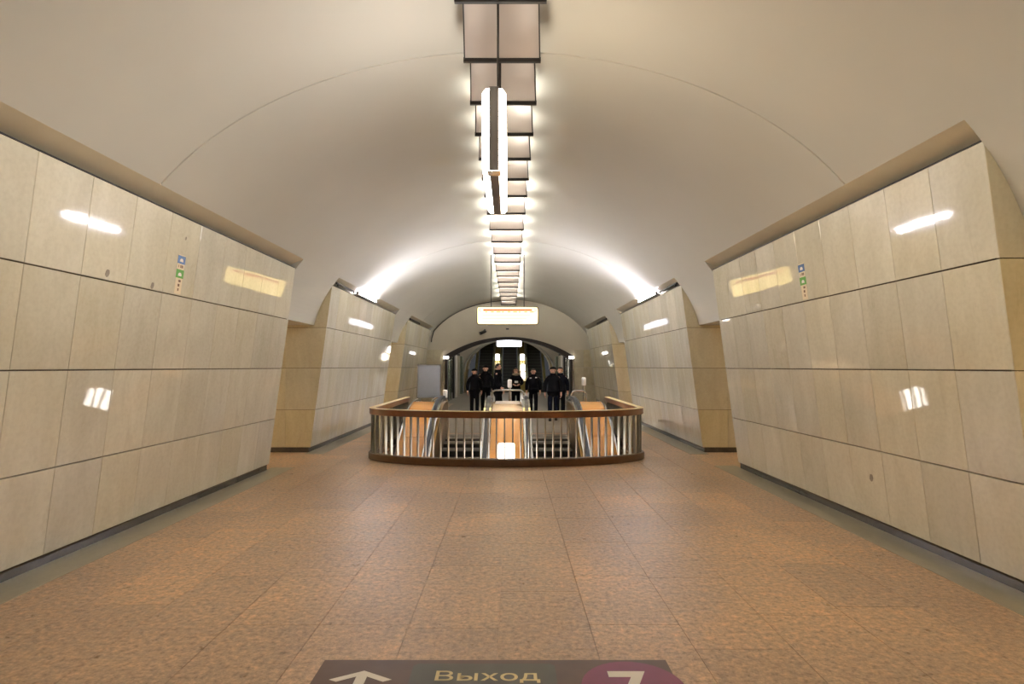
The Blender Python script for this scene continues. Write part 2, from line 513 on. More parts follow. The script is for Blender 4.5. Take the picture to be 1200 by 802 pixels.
# ------------------------------------------------------------------ floor with the escalator opening
OA, OB, OY = 2.50, 1.02, 11.55      # opening edge
YOE = 15.6
def yfront(x):
    return OY - OB * math.sqrt(max(0, 1 - (x / OA) ** 2)) if abs(x) < OA else 1e9
def floor_region(mb, x0, x1, y0, y1, z0, z1):
    """box with the escalator opening cut out"""
    if x1 <= -OA or x0 >= OA or y1 < OY - OB or y0 > YOE:
        mb.box(x0, x1, y0, y1, z0, z1); return True
    xs = sorted(set([x0, x1] + [q for q in (-OA, OA) if x0 < q < x1] + [x0 + (x1 - x0) * k / 8 for k in range(1, 8)]))
    done = False
    for p, q in zip(xs, xs[1:]):
        if q <= -OA + 1e-6 or p >= OA - 1e-6:
            mb.box(p, q, y0, y1, z0, z1); done = True; continue
        fa, fb = yfront(max(-OA, min(OA, p))), yfront(max(-OA, min(OA, q)))
        fa, fb = min(fa, OY), min(fb, OY)
        ta, tb = min(y1, fa), min(y1, fb)
        if ta > y0 or tb > y0:
            mb.prism([(p, y0), (q, y0), (q, max(tb, y0 + 1e-4)), (p, max(ta, y0 + 1e-4))], z0, z1, 'z'); done = True
        if y1 > YOE:
            mb.box(p, q, max(y0, YOE), y1, z0, z1); done = True
    return done
FX = 3.66
SL0, SL1 = 2.2, 14.1
mb = MB()
mb.box(-9, 9, Y_BACK, SL0, -0.2, 0)
for sg in (-1, 1):
    x0, x1 = sorted((sg * FX, sg * 9.0))
    mb.box(x0, x1, SL0, SL1, -0.2, 0)
floor_region(mb, -FX, FX, SL0, SL1, -0.2, -0.014)
floor_region(mb, -9, 9, SL1, 28.4, -0.2, 0)
floor = mb.build('floor', 'granite')
struct(floor, 'polished red brown granite slab floor of the hall', 'floor')
for xa, xb, ya, yb in ((-2.4, -0.01, 15.76, 18.0), (0.01, 2.4, 15.76, 18.0), (-2.4, -0.01, 18.02, 22.0), (0.01, 2.4, 18.02, 22.0), (-2.6, 2.6, 22.02, 28.3)):
    mb = MB(); mb.box(xa, xb, ya, yb, 0.0, 0.003); mb.build('landing_plate', 'landing', floor)
ncol = 12; cw = 2 * FX / ncol
for c in range(ncol):
    y = SL0 - random.choice([0.0, 0.35, 0.7])
    x0 = -FX + c * cw; x1 = x0 + cw
    while y < SL1:
        ln = random.choice([1.1, 1.1, 1.25, 0.95])
        y1 = min(SL1, y + ln); ya = max(SL0, y)
        if y1 - ya > 0.05:
            mb = MB()
            ok = floor_region(mb, x0 + 0.0018, x1 - 0.0018, ya + 0.0018, y1 - 0.0018, -0.013, 0)
            if ok:
                mb.build('floor_slab', 'granite', floor)
        y += ln

# ------------------------------------------------------------------ end wall with the low arch
AR_W, AR_S, AR_C = 3.04, 2.25, 3.15
AR_R = (AR_W ** 2 + (AR_C - AR_S) ** 2) / (2 * (AR_C - AR_S))
def arch(x, d=0.0):
    return AR_C - AR_R + math.sqrt((AR_R - d) ** 2 - x * x)
mb = MB()
xs = [-4.6, -3.95, -3.6, -3.3, -AR_W] + [-AR_W + 2 * AR_W * i / 32 for i in range(1, 32)] + [AR_W, 3.3, 3.6, 3.95, 4.6]
Y0, Y1 = Y_END, Y_END + 0.45
for p, q in zip(xs, xs[1:]):
    inside = abs(p) <= AR_W + 1e-6 and abs(q) <= AR_W + 1e-6
    b0, b1 = (arch(p), arch(q)) if inside else (0, 0)
    mb.prism([(p, b0), (q, b1), (q, 5.1), (p, 5.1)], Y0, Y1, 'y')
endw = mb.build('wall_end', 'plaster_wall')
struct(endw, 'cream end wall with a wide low arch to the exit escalators', 'wall')
mb = MB()
ring = []
n = 40
outer = [(AR_W * (-1 + 2 * i / n), 0) for i in range(n + 1)]
pts_o = [(x, arch(max(-AR_W, min(AR_W, x)))) for x, _ in outer]
pts_i = [(x * 0.965, z - 0.13 - 0.10 * abs(x / AR_W) ** 2) for x, z in pts_o]
mb.prism(pts_o + pts_i[::-1], Y0 - 0.03, Y0 + 0.5, 'y')
mb.build('arch_soffit', 'brown_metal', endw)
for sg in (-1, 1):
    mb = MB()
    x0, x1 = sorted((sg * (AR_W - 0.16), sg * AR_W)); mb.box(x0, x1, Y0 - 0.03, Y0 + 0.5, 0, AR_S - 0.05)
    mb.build('arch_jamb', 'brown_metal', endw)
    mb = MB()
    x0, x1 = sorted((sg * (AR_W - 0.05), sg * (AR_W + 0.03))); mb.box(x0, x1, Y0 - 0.05, Y0 + 0.04, 0, AR_S)
    mb.build('jamb_edge', 'chrome', endw)
    for r in range(3):
        for (q0, q1) in ((AR_W + 0.04, 3.5), (3.506, 4.1)):
            mb = MB()
            x0, x1 = sorted((sg * q0, sg * q1))
            mb.box(x0, x1, Y0 - 0.03, Y0, ROWS[r] + 0.006, ROWS[r + 1] - 0.006)
            mb.build('marble_panel', 'marble_side', endw)
    mb = MB(); x0, x1 = sorted((sg * (AR_W + 0.04), sg * 4.1)); mb.box(x0, x1, Y0 - 0.02, Y0, 0, 0.1)
    mb.build('plinth', 'plinth', endw)
mb = MB(); mb.box(-9.2, 9.2, Y_BACK - 0.2, Y_BACK, 0, 5.1)
struct(mb.build('wall_back', 'marble'), 'plain wall closing the hall behind the camera', 'wall')

# ------------------------------------------------------------------ vestibule beyond the arch
V0, V1 = Y_END + 0.45, 40.0
mb = MB(); mb.box(-4.2, 4.2, 28.4, 41.2, -0.2, 0)
struct(mb.build('floor_vestibule', 'landing'), 'grey floor of the vestibule beyond the arch', 'floor')
mb = MB()
n = 24
pts = [(-3.35, 2.3)] + [(3.35 * math.cos(math.pi - math.pi * i / n), 2.3 + 1.75 * math.sin(math.pi * i / n)) for i in range(1, n)] + [(3.35, 2.3)]
vs = [(x, y, z) for y in (V0, V1) for x, z in pts]
mb.add(vs, [(i, i + 1, n + 1 + i + 1, n + 1 + i) for i in range(n)])
struct(mb.build('ceiling_vestibule', 'plaster', smooth=True), 'curved plaster ceiling of the vestibule', 'ceiling')
for sg in (-1, 1):
    sd = 'left' if sg < 0 else 'right'
    mb = MB(); x0, x1 = sorted((sg * 3.3, sg * 3.5)); mb.box(x0, x1, V0, V1 + 1, 0, 2.6)
    vw = mb.build('wall_%s_vestibule' % sd, 'brown_metal')
    struct(vw, 'dark side wall of the vestibule with steel pilasters on the %s' % sd, 'wall')
    for k, (y, wd, mt) in enumerate([(28.9, 0.4, 'dark'), (30.0, 0.7, 'green_steel'), (31.4, 0.55, 'chrome'), (32.9, 0.5, 'dark'), (34.2, 0.6, 'white_paint'), (36.0, 0.9, 'marble_side'), (38.3, 1.2, 'green_steel')]):
        mb = MB(); x0, x1 = sorted((sg * 3.02, sg * 3.3)); mb.box(x0, x1, y, y + wd, 0, 2.42)
        mb.build('pilaster', mt, vw)
for sg in (-1, 1):
    sd = 'left' if sg < 0 else 'right'
    t = thing('wall_lamp', 'small bright lamp at the %s springing of the low arch' % sd, 'lamp', (sg * 2.93, Y_END - 0.06, 2.14))
    mb = MB(); mb.box(-0.12, 0.12, -0.05, 0.0, -0.02, 0.10); mb.build('lamp_glass', 'lamp_warm', t)
    mb = MB(); mb.box(-0.13, 0.13, 0.0, 0.03, -0.03, 0.11); mb.build('mount', 'dark', t)
for y, od in ((31.0, 'first'), (34.0, 'second'), (37.0, 'third')):  # strips added above the arch, out of sight, to light the vestibule
    t = thing('added_ceiling_lamp', '%s added lamp strip beyond the low arch, out of view under the vestibule ceiling' % od, 'lamp', (0, y, 3.92), group='added vestibule ceiling lamps')
    mb = MB(); mb.box(-1.0, 1.0, -0.06, 0.06, -0.08, -0.03); mb.build('tube', 'vestibule_fill', t)
    mb = MB(); mb.box(-1.05, 1.05, -0.09, 0.09, -0.03, 0.03); mb.build('housing', 'steel', t)

# rising escalator shaft
SH = math.tan(math.radians(30))
mb = MB()
n = 24
a_, b_, c_ = 3.0, 2.2, 1.4
def shaft_pt(i, y, f=1.0):
    t = math.pi * i / n
    return (-a_ * f * math.cos(t), y, c_ + b_ * f * math.sin(t) + max(0, y - 41.0) * SH)
ys = [40.0, 41.0, 56.0]
vs = []
for y in ys:
    z_ = max(0, y - 41.0) * SH
    vs += [(-a_, y, z_ - 0.3)] + [shaft_pt(i, y) for i in range(n + 1)] + [(a_, y, z_ - 0.3)]
m_ = n + 3
mb.add(vs, [(j * m_ + i, j * m_ + i + 1, (j + 1) * m_ + i + 1, (j + 1) * m_ + i) for j in range(2) for i in range(m_ - 1)])
struct(mb.build('wall_shaft', 'ochre', smooth=True), 'ochre lining of the rising escalator shaft', 'wall')
mb = MB()
outer = [(-4.3, 0), (-4.3, 5), (4.3, 5), (4.3, 0), (a_, 0)] + [(a_ * math.cos(math.pi * i / n), c_ + b_ * math.sin(math.pi * i / n)) for i in range(n + 1)] + [(-a_, 0)]
mb2 = MB()
for i in range(n):
    x0, z0 = -a_ * math.cos(math.pi * i / n), c_ + b_ * math.sin(math.pi * i / n)
    x1, z1 = -a_ * math.cos(math.pi * (i + 1) / n), c_ + b_ * math.sin(math.pi * (i + 1) / n)
    mb2.prism([(x0, z0), (x1, z1), (x1, 5), (x0, 5)], 40.0, 40.2, 'y')
mb2.box(-4.3, -a_, 40.0, 40.2, 0, 5); mb2.box(a_, 4.3, 40.0, 40.2, 0, 5)
sw = mb2.build('wall_portal', 'plaster_wall')
struct(sw, 'portal wall around the rising escalator shaft', 'wall')
for k, y in enumerate((39.94, 41.3)):
    mb = MB()
    f = 1.0 - 0.06 * k
    mb.tube([shaft_pt(i, y, f) for i in range(n + 1)], 0.07, 6)
    mb.build('arch_rib', 'plaster', sw, smooth=True)
mb = MB(); mb.box(-4, 4, 56.0, 56.1, 5, 14)
struct(mb.build('wall_shaft_top', 'dark'), 'dark far end of the escalator shaft', 'wall')
EX = [-1.75, 0.05, 1.85]
names = ['rising escalator beside the left shaft wall', 'rising escalator in the middle of the shaft', 'rising escalator beside the right shaft wall']
mb = MB(); mb.box(-0.5, 0.5, 0, 0.42, -0.25, -0.015, 0); mb.box(-0.5, 0.5, -0.01, 0.05, -0.02, 0.0, 1)
far_step = mb.mesh('step', ['far_step', 'far_nose'])
for k, x in enumerate(EX):
    t = thing('rising_escalator', names[k], 'escalator', (x, 41.0, 0))
    for i in range(26):
        put('step', far_step, t, (0, 0.4 * i, 0.23 + 0.23 * i))
    for sg in (-1, 1):
        mb = MB(); q = sg * 0.62
        L_ = 12.0
        mb.tube([(q, -0.6, 0.95), (q, 0.0, 1.0), (q, L_, 1.0 + L_ * SH)], 0, rect=(0.1, 0.08)); mb.build('handrail', 'green_steel', t)
        mb = MB(); mb.prism([(-0.5, 0), (-0.5, 0.88), (0.0, 0.95), (L_, 0.95 + L_ * SH), (L_, L_ * SH - 0.2), (0.2, 0)], q - 0.02 * sg - 0.04, q - 0.02 * sg + 0.04, 'x')
        mb.build('balustrade', 'olive', t)
for x0, x1, nm in ((-1.05, -0.65, 'left and middle'), (0.75, 1.15, 'middle and right')):
    mb = MB()
    mb.prism([(40.7, 0), (40.7, 0.8), (41.0, 0.88), (53.0, 0.88 + 12 * SH), (53.0, 12 * SH), (41.2, 0)], x0, x1, 'x')
    tag(mb.build('shaft_divider', 'olive'), 'sloping bronze deck between the %s rising escalators' % nm, 'deck')
for x, lst in ((-0.85, [(43.1,)]), (0.95, [(40.9,), (41.8,), (43.1,)])):
    for li, (y,) in enumerate(lst):
        zb = 0.88 + max(-0.05, (y - 41.0) * SH)
        t = thing('shaft_lamp', '%s white cylinder lamp up the bronze deck beside the %s rising escalator' % (('first', 'second', 'third')[li], 'left' if x < 0 else 'right'), 'lamp', (x, y, zb - 0.05), group='lamps up the escalator shaft')
        mb = MB(); mb.lathe([(0.05, 0), (0.04, 0.16)], seg=8); mb.build('post', 'olive', t)
        mb = MB(); mb.lathe([(0.11, 0.16), (0.15, 0.19), (0.15, 0.58), (0.11, 0.62)], seg=12); mb.build('lamp_glass', 'lamp_warm', t, smooth=True)

# ------------------------------------------------------------------ crown lamp units
edges = [5.5, 6.39, 7.25, 8.11, 8.99, 9.88, 11.0, 12.3, 13.5, 14.9, 16.1, 17.5, 18.6, 19.95, 21.2, 22.7, 24.0, 25.6, 27.3]
y = 5.5
pre = []
while y - 0.9 > Y_BACK + 1.0:
    y -= 0.9; pre.append(y)
allE = sorted(pre) + edges
HW = 0.34
ZN, ZL = 4.72, 4.58
unit_cache = {}
ORD = 'first second third fourth fifth sixth seventh eighth ninth tenth eleventh twelfth thirteenth fourteenth fifteenth sixteenth seventeenth eighteenth nineteenth twentieth'.split()
ORD += ['twenty-' + o for o in ORD[:9]] + ['thirtieth'] + ['thirty-' + o for o in ORD[:9]]
def crown_unit(y0, y1, od):
    L_ = round(y1 - y0, 2)
    t = thing('crown_lamp', 'frosted louvre lamp along the vault crown, %s counted from the end wall' % od, 'ceiling lamp', (0, y0, 0), group='louvre lamps along the vault crown')
    dim = 3.8 < y1 < 6.5
    dim = 'back' if y1 < 3.8 else dim
    if (L_, dim) not in unit_cache:
        mb = MB()     # curved reflector, low at the far end
        k = 6
        pr = []
        for i in range(k + 1):
            u = i / k
            pr.append((0.05 + (L_ - 0.05) * u, ZN - (ZN - ZL) * (u ** 1.6)))
        hw_ = [HW - 0.05 * (1 - i / k) for i in range(k + 1)]
        vs_ = [v for p, q in zip(pr, hw_) for v in ((-q, p[0], p[1]), (q, p[0], p[1]))]
        mb.add(vs_, [(2 * i, 2 * i + 1, 2 * i + 3, 2 * i + 2) for i in range(k)])
        refl = mb.mesh('reflector', 'louvre')
        mb = MB(); mb.box(-HW - 0.015, HW + 0.015, L_ - 0.02, L_ + 0.01, ZL - 0.03, ZL + 0.012); lip = mb.mesh('lip', 'dark')
        ch = []
        for sg in (-1, 1):
            mb = MB()
            vs_ = []
            for p, q in zip(pr, hw_):
                vs_ += [(sg * q, p[0], p[1] - 0.015), (sg * (q + 0.012), p[0], p[1] - 0.015), (sg * (q + 0.012), p[0], p[1] + 0.05), (sg * q, p[0], p[1] + 0.05)]
            mb.add(vs_, [(4 * i + j, 4 * i + (j + 1) % 4, 4 * i + 4 + (j + 1) % 4, 4 * i + 4 + j) for i in range(k) for j in range(4)] + [(0, 1, 2, 3), tuple(4 * k + j for j in range(4))])
            ch.append(mb.mesh('cheek', 'dark'))
        tb = []
        for sx in (-0.22, 0.22):
            mb = MB(); mb.tube([(sx, 0.08 * L_, ZL + 0.23), (sx, 0.62 * L_, ZL + 0.23)], 0.022, 6)
            tb.append(mb.mesh('tube', 'tube_back' if dim == 'back' else 'tube_dim' if dim else 'tube_far' if L_ > 1.05 else 'tube'))
        mb = MB(); mb.box(-0.03, 0.03, 0.1, L_ - 0.05, ZL + 0.2, 4.92); sp = mb.mesh('hanger', 'dark')
        unit_cache[L_, dim] = (refl, lip, ch, tb, sp)
    refl, lip, ch, tb, sp = unit_cache[L_, dim]
    put('reflector', refl, t); put('lip', lip, t)
    for c in ch: put('cheek', c, t)
    for c in tb: put('tube', c, t)
    put('hanger', sp, t)
for ci, (y0, y1) in enumerate(zip(allE, allE[1:])):
    crown_unit(y0, y1, ORD[len(allE) - 2 - ci])

# ------------------------------------------------------------------ floodlights on the second pylons
for sg in (-1, 1):
    sd = 'left' if sg < 0 else 'right'
    t = thing('floodlight', 'bright tube floodlight on top of the %s pylon beside the escalator railing' % sd, 'lamp', (sg * 3.49, 14.9, ZT + 0.012))
    mb = MB(); mb.tube([(0, -0.85, 0.052), (0, 0.85, 0.052)], 0.027, 8); mb.build('tube', 'flood', t, smooth=True)
    mb = MB(); mb.box(-0.03, 0.08, -1.0, 1.0, 0, 0.024) if sg > 0 else mb.box(-0.08, 0.03, -1.0, 1.0, 0, 0.024); mb.build('housing', 'steel', t)
    for yy in (-0.94, 0.94):
        mb = MB(); mb.box(-0.03, 0.03, yy - 0.03, yy + 0.03, 0.02, 0.08); mb.build('end_cap', 'dark', t)
    for i in (2, 3):
        a, b = PYL[sg][i]
        t2 = thing('cable_tray', 'dark cable tray lying on top of the %s pylon %s' % (sd, 'beside the floodlight' if i == 2 else 'next to the end wall'), 'cable tray', (sg * 3.53, a + 0.2, ZT + 0.012))
        L_ = 1.45 if i == 2 else 2.4
        mb = MB(); mb.tube([(0, 0, 0.055), (0, L_, 0.045)], 0, rect=(0.035, 0.03)); mb.build('tray', 'dark', t2)
        for yy in (0.1, L_ - 0.1):
            mb = MB(); mb.box(-0.015, 0.015, yy - 0.015, yy + 0.015, 0, 0.05); mb.build('bracket', 'dark', t2)

# lamp strips added out of view to light the passages and near floor
for sg in (-1, 1):
    sd = 'left' if sg < 0 else 'right'
    t = thing('added_platform_lamp', 'long added lamp strip, out of view under the %s platform ceiling' % sd, 'lamp', (sg * 7.4, 10, 3.9))
    mb = MB(); mb.box(-0.08, 0.08, -16, 16, -0.06, 0.0); mb.build('diffuser', 'platform_fill', t)
    mb = MB(); mb.box(-0.11, 0.11, -16.1, 16.1, 0.0, 0.09); mb.build('housing', 'steel', t)

# ------------------------------------------------------------------ hanging light box in the foreground
t = thing('hanging_light_box', 'white lit box with a dark spine hung lengthwise under the crown lamps', 'light box', (-0.05, 0, 0))
y0, y1, z0, z1, hw = 4.58, 5.9, 3.265, 3.885, 0.092
for sg in (-1, 1):
    mb = MB()
    xi, xo = sg * 0.036, sg * hw
    pr = [(xi, z0), (sg * (hw - 0.02), z0), (xo, z0 + 0.03), (xo, z1 - 0.04), (sg * (hw - 0.03), z1), (xi, z1)]
    mb.prism(pr, y0, y1, 'y'); mb.build('diffuser', 'lightbox' if sg < 0 else 'cream_box', t)
mb = MB(); mb.box(-0.036, 0.036, y0 - 0.012, y1 + 0.012, z0 - 0.012, z1 + 0.01); mb.build('spine', 'spine', t)
mb = MB(); mb.box(-0.05, 0.05, y0 - 0.02, y0 + 0.1, z0 - 0.02, z0 - 0.012); mb.build('clip', 'chrome', t)
for y in (4.63, 5.53):
    mb = MB(); mb.tube([(0.03, y, z1 - 0.05), (0.03, y, 4.9)], 0.011 if y > 5 else 0.009, 6); mb.build('hanger_rod', 'brown_metal', t)

# lit direction sign
SY = 16.7
t = thing('direction_sign', 'lit pale yellow direction sign with a red line hung across the hall', 'sign', (0, SY, 0))
z0, z1, hw, r = 2.92, 3.43, 0.86, 0.07
def rrect(hw, z0, z1, r):
    out = []
    for (cx, cz, a0) in ((hw - r, z1 - r, 0), (-hw + r, z1 - r, 90), (-hw + r, z0 + r, 180), (hw - r, z0 + r, 270)):
        for k in range(5):
            a = math.radians(a0 + 90 * k / 4)
            out.append((cx + r * math.cos(a), cz + r * math.sin(a)))
    return out
mb = MB(); mb.prism(rrect(hw, z0, z1, r), -0.05, 0.05, 'y'); mb.build('case', 'brown_metal', t)
for sg in (-1, 1):
    ya, yb = sorted((sg * 0.05, sg * 0.058))
    mb = MB(); mb.prism(rrect(hw - 0.02, z0 + 0.02, z1 - 0.02, r - 0.015), ya, yb, 'y'); fc = mb.build('face', 'yellow_box', t)
    ya, yb = sorted((sg * 0.058, sg * 0.061))
    mb = MB(); mb.box(-0.68, 0.68, ya, yb, z1 - 0.125, z1 - 0.075); mb.build('red_line', 'red_print', fc)
    for k in range(9):
        mb = MB(); x = -0.62 + k * 0.155; mb.box(x, x + 0.05 + 0.03 * (k % 3), ya, yb, z1 - 0.165, z1 - 0.14); mb.build('print_mark', 'red_print', fc)
    for k in range(3):
        mb = MB(); mb.box(-0.7, 0.62 - 0.1 * k, ya, yb, z1 - 0.25 - 0.09 * k, z1 - 0.235 - 0.09 * k); mb.build('print_line', 'pale_print', fc)
    for q in (-1, 1):
        mb = MB()
        xx = q * 0.78
        mb.tube([(xx - q * 0.03, (ya + yb) / 2, z1 - 0.06), (xx + q * 0.02, (ya + yb) / 2, z1 - 0.10), (xx - q * 0.03, (ya + yb) / 2, z1 - 0.14)], 0.008, 4)
        mb.build('arrow', 'dark_print', fc)
for x in (-0.46, 0.46):
    mb = MB(); mb.tube([(x, 0, z1 - 0.02), (x, 0, vz(x) + 0.02)], 0.012, 6); mb.build('hanger_rod', 'brown_metal', t)

t = thing('exit_sign', 'small lit white sign hung under the low arch', 'sign', (0.02, Y_END + 1.0, 0))
mb = MB(); mb.prism(rrect(0.62, 2.70, 3.06, 0.05), -0.05, 0.05, 'y'); mb.build('case', 'dark', t)
mb = MB(); mb.prism(rrect(0.60, 2.72, 3.04, 0.045), -0.06, -0.05, 'y'); mb.build('face', 'white_box', t)
for x in (-0.45, 0.45):
    mb = MB(); mb.tube([(x, 0, 3.05), (x, 0, 4.0)], 0.012, 6); mb.build('hanger_rod', 'dark', t)

# camera, detector and cable on the end wall
t = thing('security_camera', 'small dark security camera on the end wall above the arch', 'camera', (-1.2, Y_END, 3.36))
mb = MB(); mb.lathe([(0.05, -0.01), (0.05, 0.01)], seg=10); o = mb.build('mount', 'dark', t); o.rotation_euler = (math.radians(90), 0, 0); o.location = (0.08, -0.01, 0.1)
mb = MB(); mb.tube([(0.08, 0, 0.1), (0.05, -0.12, 0.08), (0.0, -0.16, 0.02)], 0.018, 6); mb.build('arm', 'dark', t)
mb = MB(); mb.tube([(0.12, -0.12, 0.06), (-0.14, -0.26, -0.07)], 0.07, 10); mb.build('housing', 'dark', t)
mb = MB(); mb.tube([(-0.13, -0.255, -0.065), (-0.16, -0.272, -0.078)], 0.055, 10); mb.build('lens', 'chrome', t)
t = thing('smoke_detector', 'tiny dark detector box on the end wall under the sign', 'detector', (-0.06, Y_END, 3.52))
mb = MB(); mb.box(-0.07, 0.07, -0.07, 0, -0.03, 0.03); mb.build('housing', 'dark', t)
mb = MB(); mb.box(-0.05, 0.05, -0.08, -0.02, -0.05, -0.03); mb.build('sensor', 'steel', t)
mb = MB()
pth = [(-3.62, Y_END - 0.03, 2.9), (-3.6, Y_END - 0.03, 3.1)]
for i in range(16):
    x = -3.5 + 3.3 * i / 15
    pth.append((x, Y_END - 0.03, vz(x) - 0.05))
mb.tube(pth, 0.022, 6)
tag(mb.build('wall_cable', 'dark'), 'black cable following the vault edge on the end wall', 'cable')

# ------------------------------------------------------------------ railing around the opening
RA, RB = 2.58, 1.10
def rail_path(step=0.05):
    pts = []
    y = YOE - 0.1
    pts.append((-RA, y)); pts.append((-RA, OY + 0.3))
    n = 60
    for i in range(n + 1):
        a = math.pi + math.pi * i / n
        pts.append((RA * math.cos(a), OY + RB * math.sin(a)))
    pts.append((RA, OY + 0.3)); pts.append((RA, y))
    return pts
RP = rail_path()
def sweep(pts, prof, name, mat, parent, smooth=True):
    mb = MB(); n = len(pts); rings = []
    for i, p in enumerate(pts):
        a = pts[max(0, i - 1)]; b = pts[min(n - 1, i + 1)]
        tx, ty = b[0] - a[0], b[1] - a[1]; l = math.hypot(tx, ty); nx, ny = ty / l, -tx / l
        rings.append([(p[0] + nx * q[0], p[1] + ny * q[0], q[1]) for q in prof])
    m_ = len(prof)
    vs = [v for r_ in rings for v in r_]
    fs = [(i * m_ + k, i * m_ + (k + 1) % m_, (i + 1) * m_ + (k + 1) % m_, (i + 1) * m_ + k) for i in range(n - 1) for k in range(m_)]
    fs += [list(range(m_)), [(n - 1) * m_ + k for k in range(m_)]]
    mb.add(vs, fs)
    return mb.build(name, mat, parent, smooth=smooth)
rail = thing('railing', 'curved railing with brown wooden rail and steel bars around the escalator well', 'railing', (0, 0, 0))
def rprof(w_, z0, z1, c=0.012):
    return [(-w_, z0 + c), (-w_ + c, z0), (w_ - c, z0), (w_, z0 + c), (w_, z1 - c), (w_ - c, z1), (-w_ + c, z1), (-w_, z1 - c)]
sweep(RP, rprof(0.055, 0.85, 0.965), 'top_rail', 'wood', rail)
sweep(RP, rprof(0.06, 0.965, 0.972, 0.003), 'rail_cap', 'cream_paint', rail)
sweep(RP, rprof(0.075, 0.0, 0.13), 'kerb', 'wood_dark', rail)
sweep(RP, rprof(0.03, 0.13, 0.142, 0.004), 'base_channel', 'chrome', rail)
mb = MB(); mb.box(-0.011, 0.011, -0.026, 0.026, 0.135, 0.86)
bal = mb.mesh('baluster', 'steel')
acc, nxt, sp = 0.0, 0.07, 0.143
for p, q in zip(RP, RP[1:]):
    l = math.hypot(q[0] - p[0], q[1] - p[1])
    while nxt <= acc + l:
        u = (nxt - acc) / l
        o = put('baluster', bal, rail, (p[0] + (q[0] - p[0]) * u, p[1] + (q[1] - p[1]) * u, 0))
        o.rotation_euler = (0, 0, math.atan2(q[1] - p[1], q[0] - p[0]))
        nxt += sp
    acc += l

# ------------------------------------------------------------------ descending escalators
YK = 14.2
def prof_z(y, top):
    d = YK - y
    r = 0.9
    if d <= -r: return top
    if d >= r: return top - SH * d
    return top - SH * (d + r) ** 2 / (4 * r)
YS = [8.6 + 0.25 * i for i in range(28)] + [15.6]
def band(x0, x1, top, thick, name, mat, parent, ya=8.6, yb=15.6, smooth=False):
    ys_ = sorted(set([ya] + [v for v in YS if ya < v < yb] + [YK - 0.9 + 0.2 * q for q in range(10)] + [yb]))
    ys_ = [v for v in ys_ if ya <= v <= yb]
    poly = [(v, prof_z(v, top)) for v in ys_] + [(v, prof_z(v, top) - thick) for v in ys_[::-1]]
    mb = MB(); mb.prism(poly, min(x0, x1), max(x0, x1), 'x')
    return mb.build(name, mat, parent)
mb = MB(); mb.box(-0.49, 0.49, -0.4, 0.0, -0.24, 0.0, 0); mb.box(-0.49, 0.49, -0.402, -0.36, -0.03, 0.002, 2); mb.box(-0.485, 0.485, -0.4025, -0.4, -0.23, -0.035, 1)
step_me = mb.mesh('step', ['step', 'riser', 'steel'])
for sg in (-1, 1):
    sd = 'left' if sg < 0 else 'right'
    t = thing('escalator', 'escalator going down into the well on the %s of the divider' % sd, 'escalator', (0, 0, 0))
    xc = sg * 1.05
    for k in range(13):
        yy = 15.2 - 0.4 * k; o = put('step', step_me, t, (xc, yy, prof_z(yy - 0.4, 0.0) - 0.005))
    mb = MB(); mb.box(xc - 0.49, xc + 0.49, 15.21, 15.75, -0.06, -0.006); pl = mb.build('comb_plate', 'landing', t)
    mb = MB(); mb.box(xc - 0.49, xc + 0.49, 15.2, 15.27, -0.02, 0.0); mb.build('comb_edge', 'steel', pl)
    for (q0, q1, nm) in ((0.48, 0.55, 'inner'), (1.55, 1.62, 'outer')):
        band(sg * q0, sg * q1, 0.86, 1.25, 'balustrade', 'bronze', t)
    for q in (0.46, 1.68):
        mb = MB()
        path = [(sg * q, v, prof_z(v, 0.97)) for v in sorted(YS + [YK - 0.3, YK - 0.1, YK + 0.15, YK + 0.3])]
        c = [(sg * q, 15.6 + 0.36 * math.sin(math.pi * k / 8), 0.61 + 0.36 * math.cos(math.pi * k / 8)) for k in range(1, 9)]
        mb.tube(path + c, 0, rect=(0.085, 0.05)); mb.build('handrail', 'rubber', t)
        sd_ = sg if q > 1 else -sg
        for (e0, e1) in ((q - 0.085, q - 0.045), (q + 0.045, q + 0.085)):
            band(sg * e0, sg * e1, 0.945, 0.07, 'handrail_trim', 'chrome', t)
        mb = MB()
        nb_ = [(15.6 + 0.33 * math.sin(math.pi * k / 8), 0.61 + 0.33 * math.cos(math.pi * k / 8)) for k in range(9)]
        mb.prism(nb_ + [(15.55, 0.0), (15.55, 0.94)], sg * q - 0.03, sg * q + 0.03, 'x'); mb.build('newel', 'bronze', t)
    for (ya, yb) in ((8.6, 11.9), (11.91, 13.1), (13.11, 14.3), (14.31, 15.6)):
        band(sg * 1.77, sg * 2.32, 0.84, 0.06, 'deck_panel', 'veneer', t, ya, yb)
    band(sg * 2.32, sg * 2.36, 0.90, 0.14, 'deck_edge', 'chrome', t)
    band(sg * 2.36, sg * 2.40, 0.86, 1.5, 'side_skirt', 'dark', t)
    mb = MB(); x0, x1 = sorted((sg * 1.63, sg * 2.36)); mb.box(x0, x1, 15.6, 15.63, 0, 0.84); mb.build('end_panel', 'veneer', t)
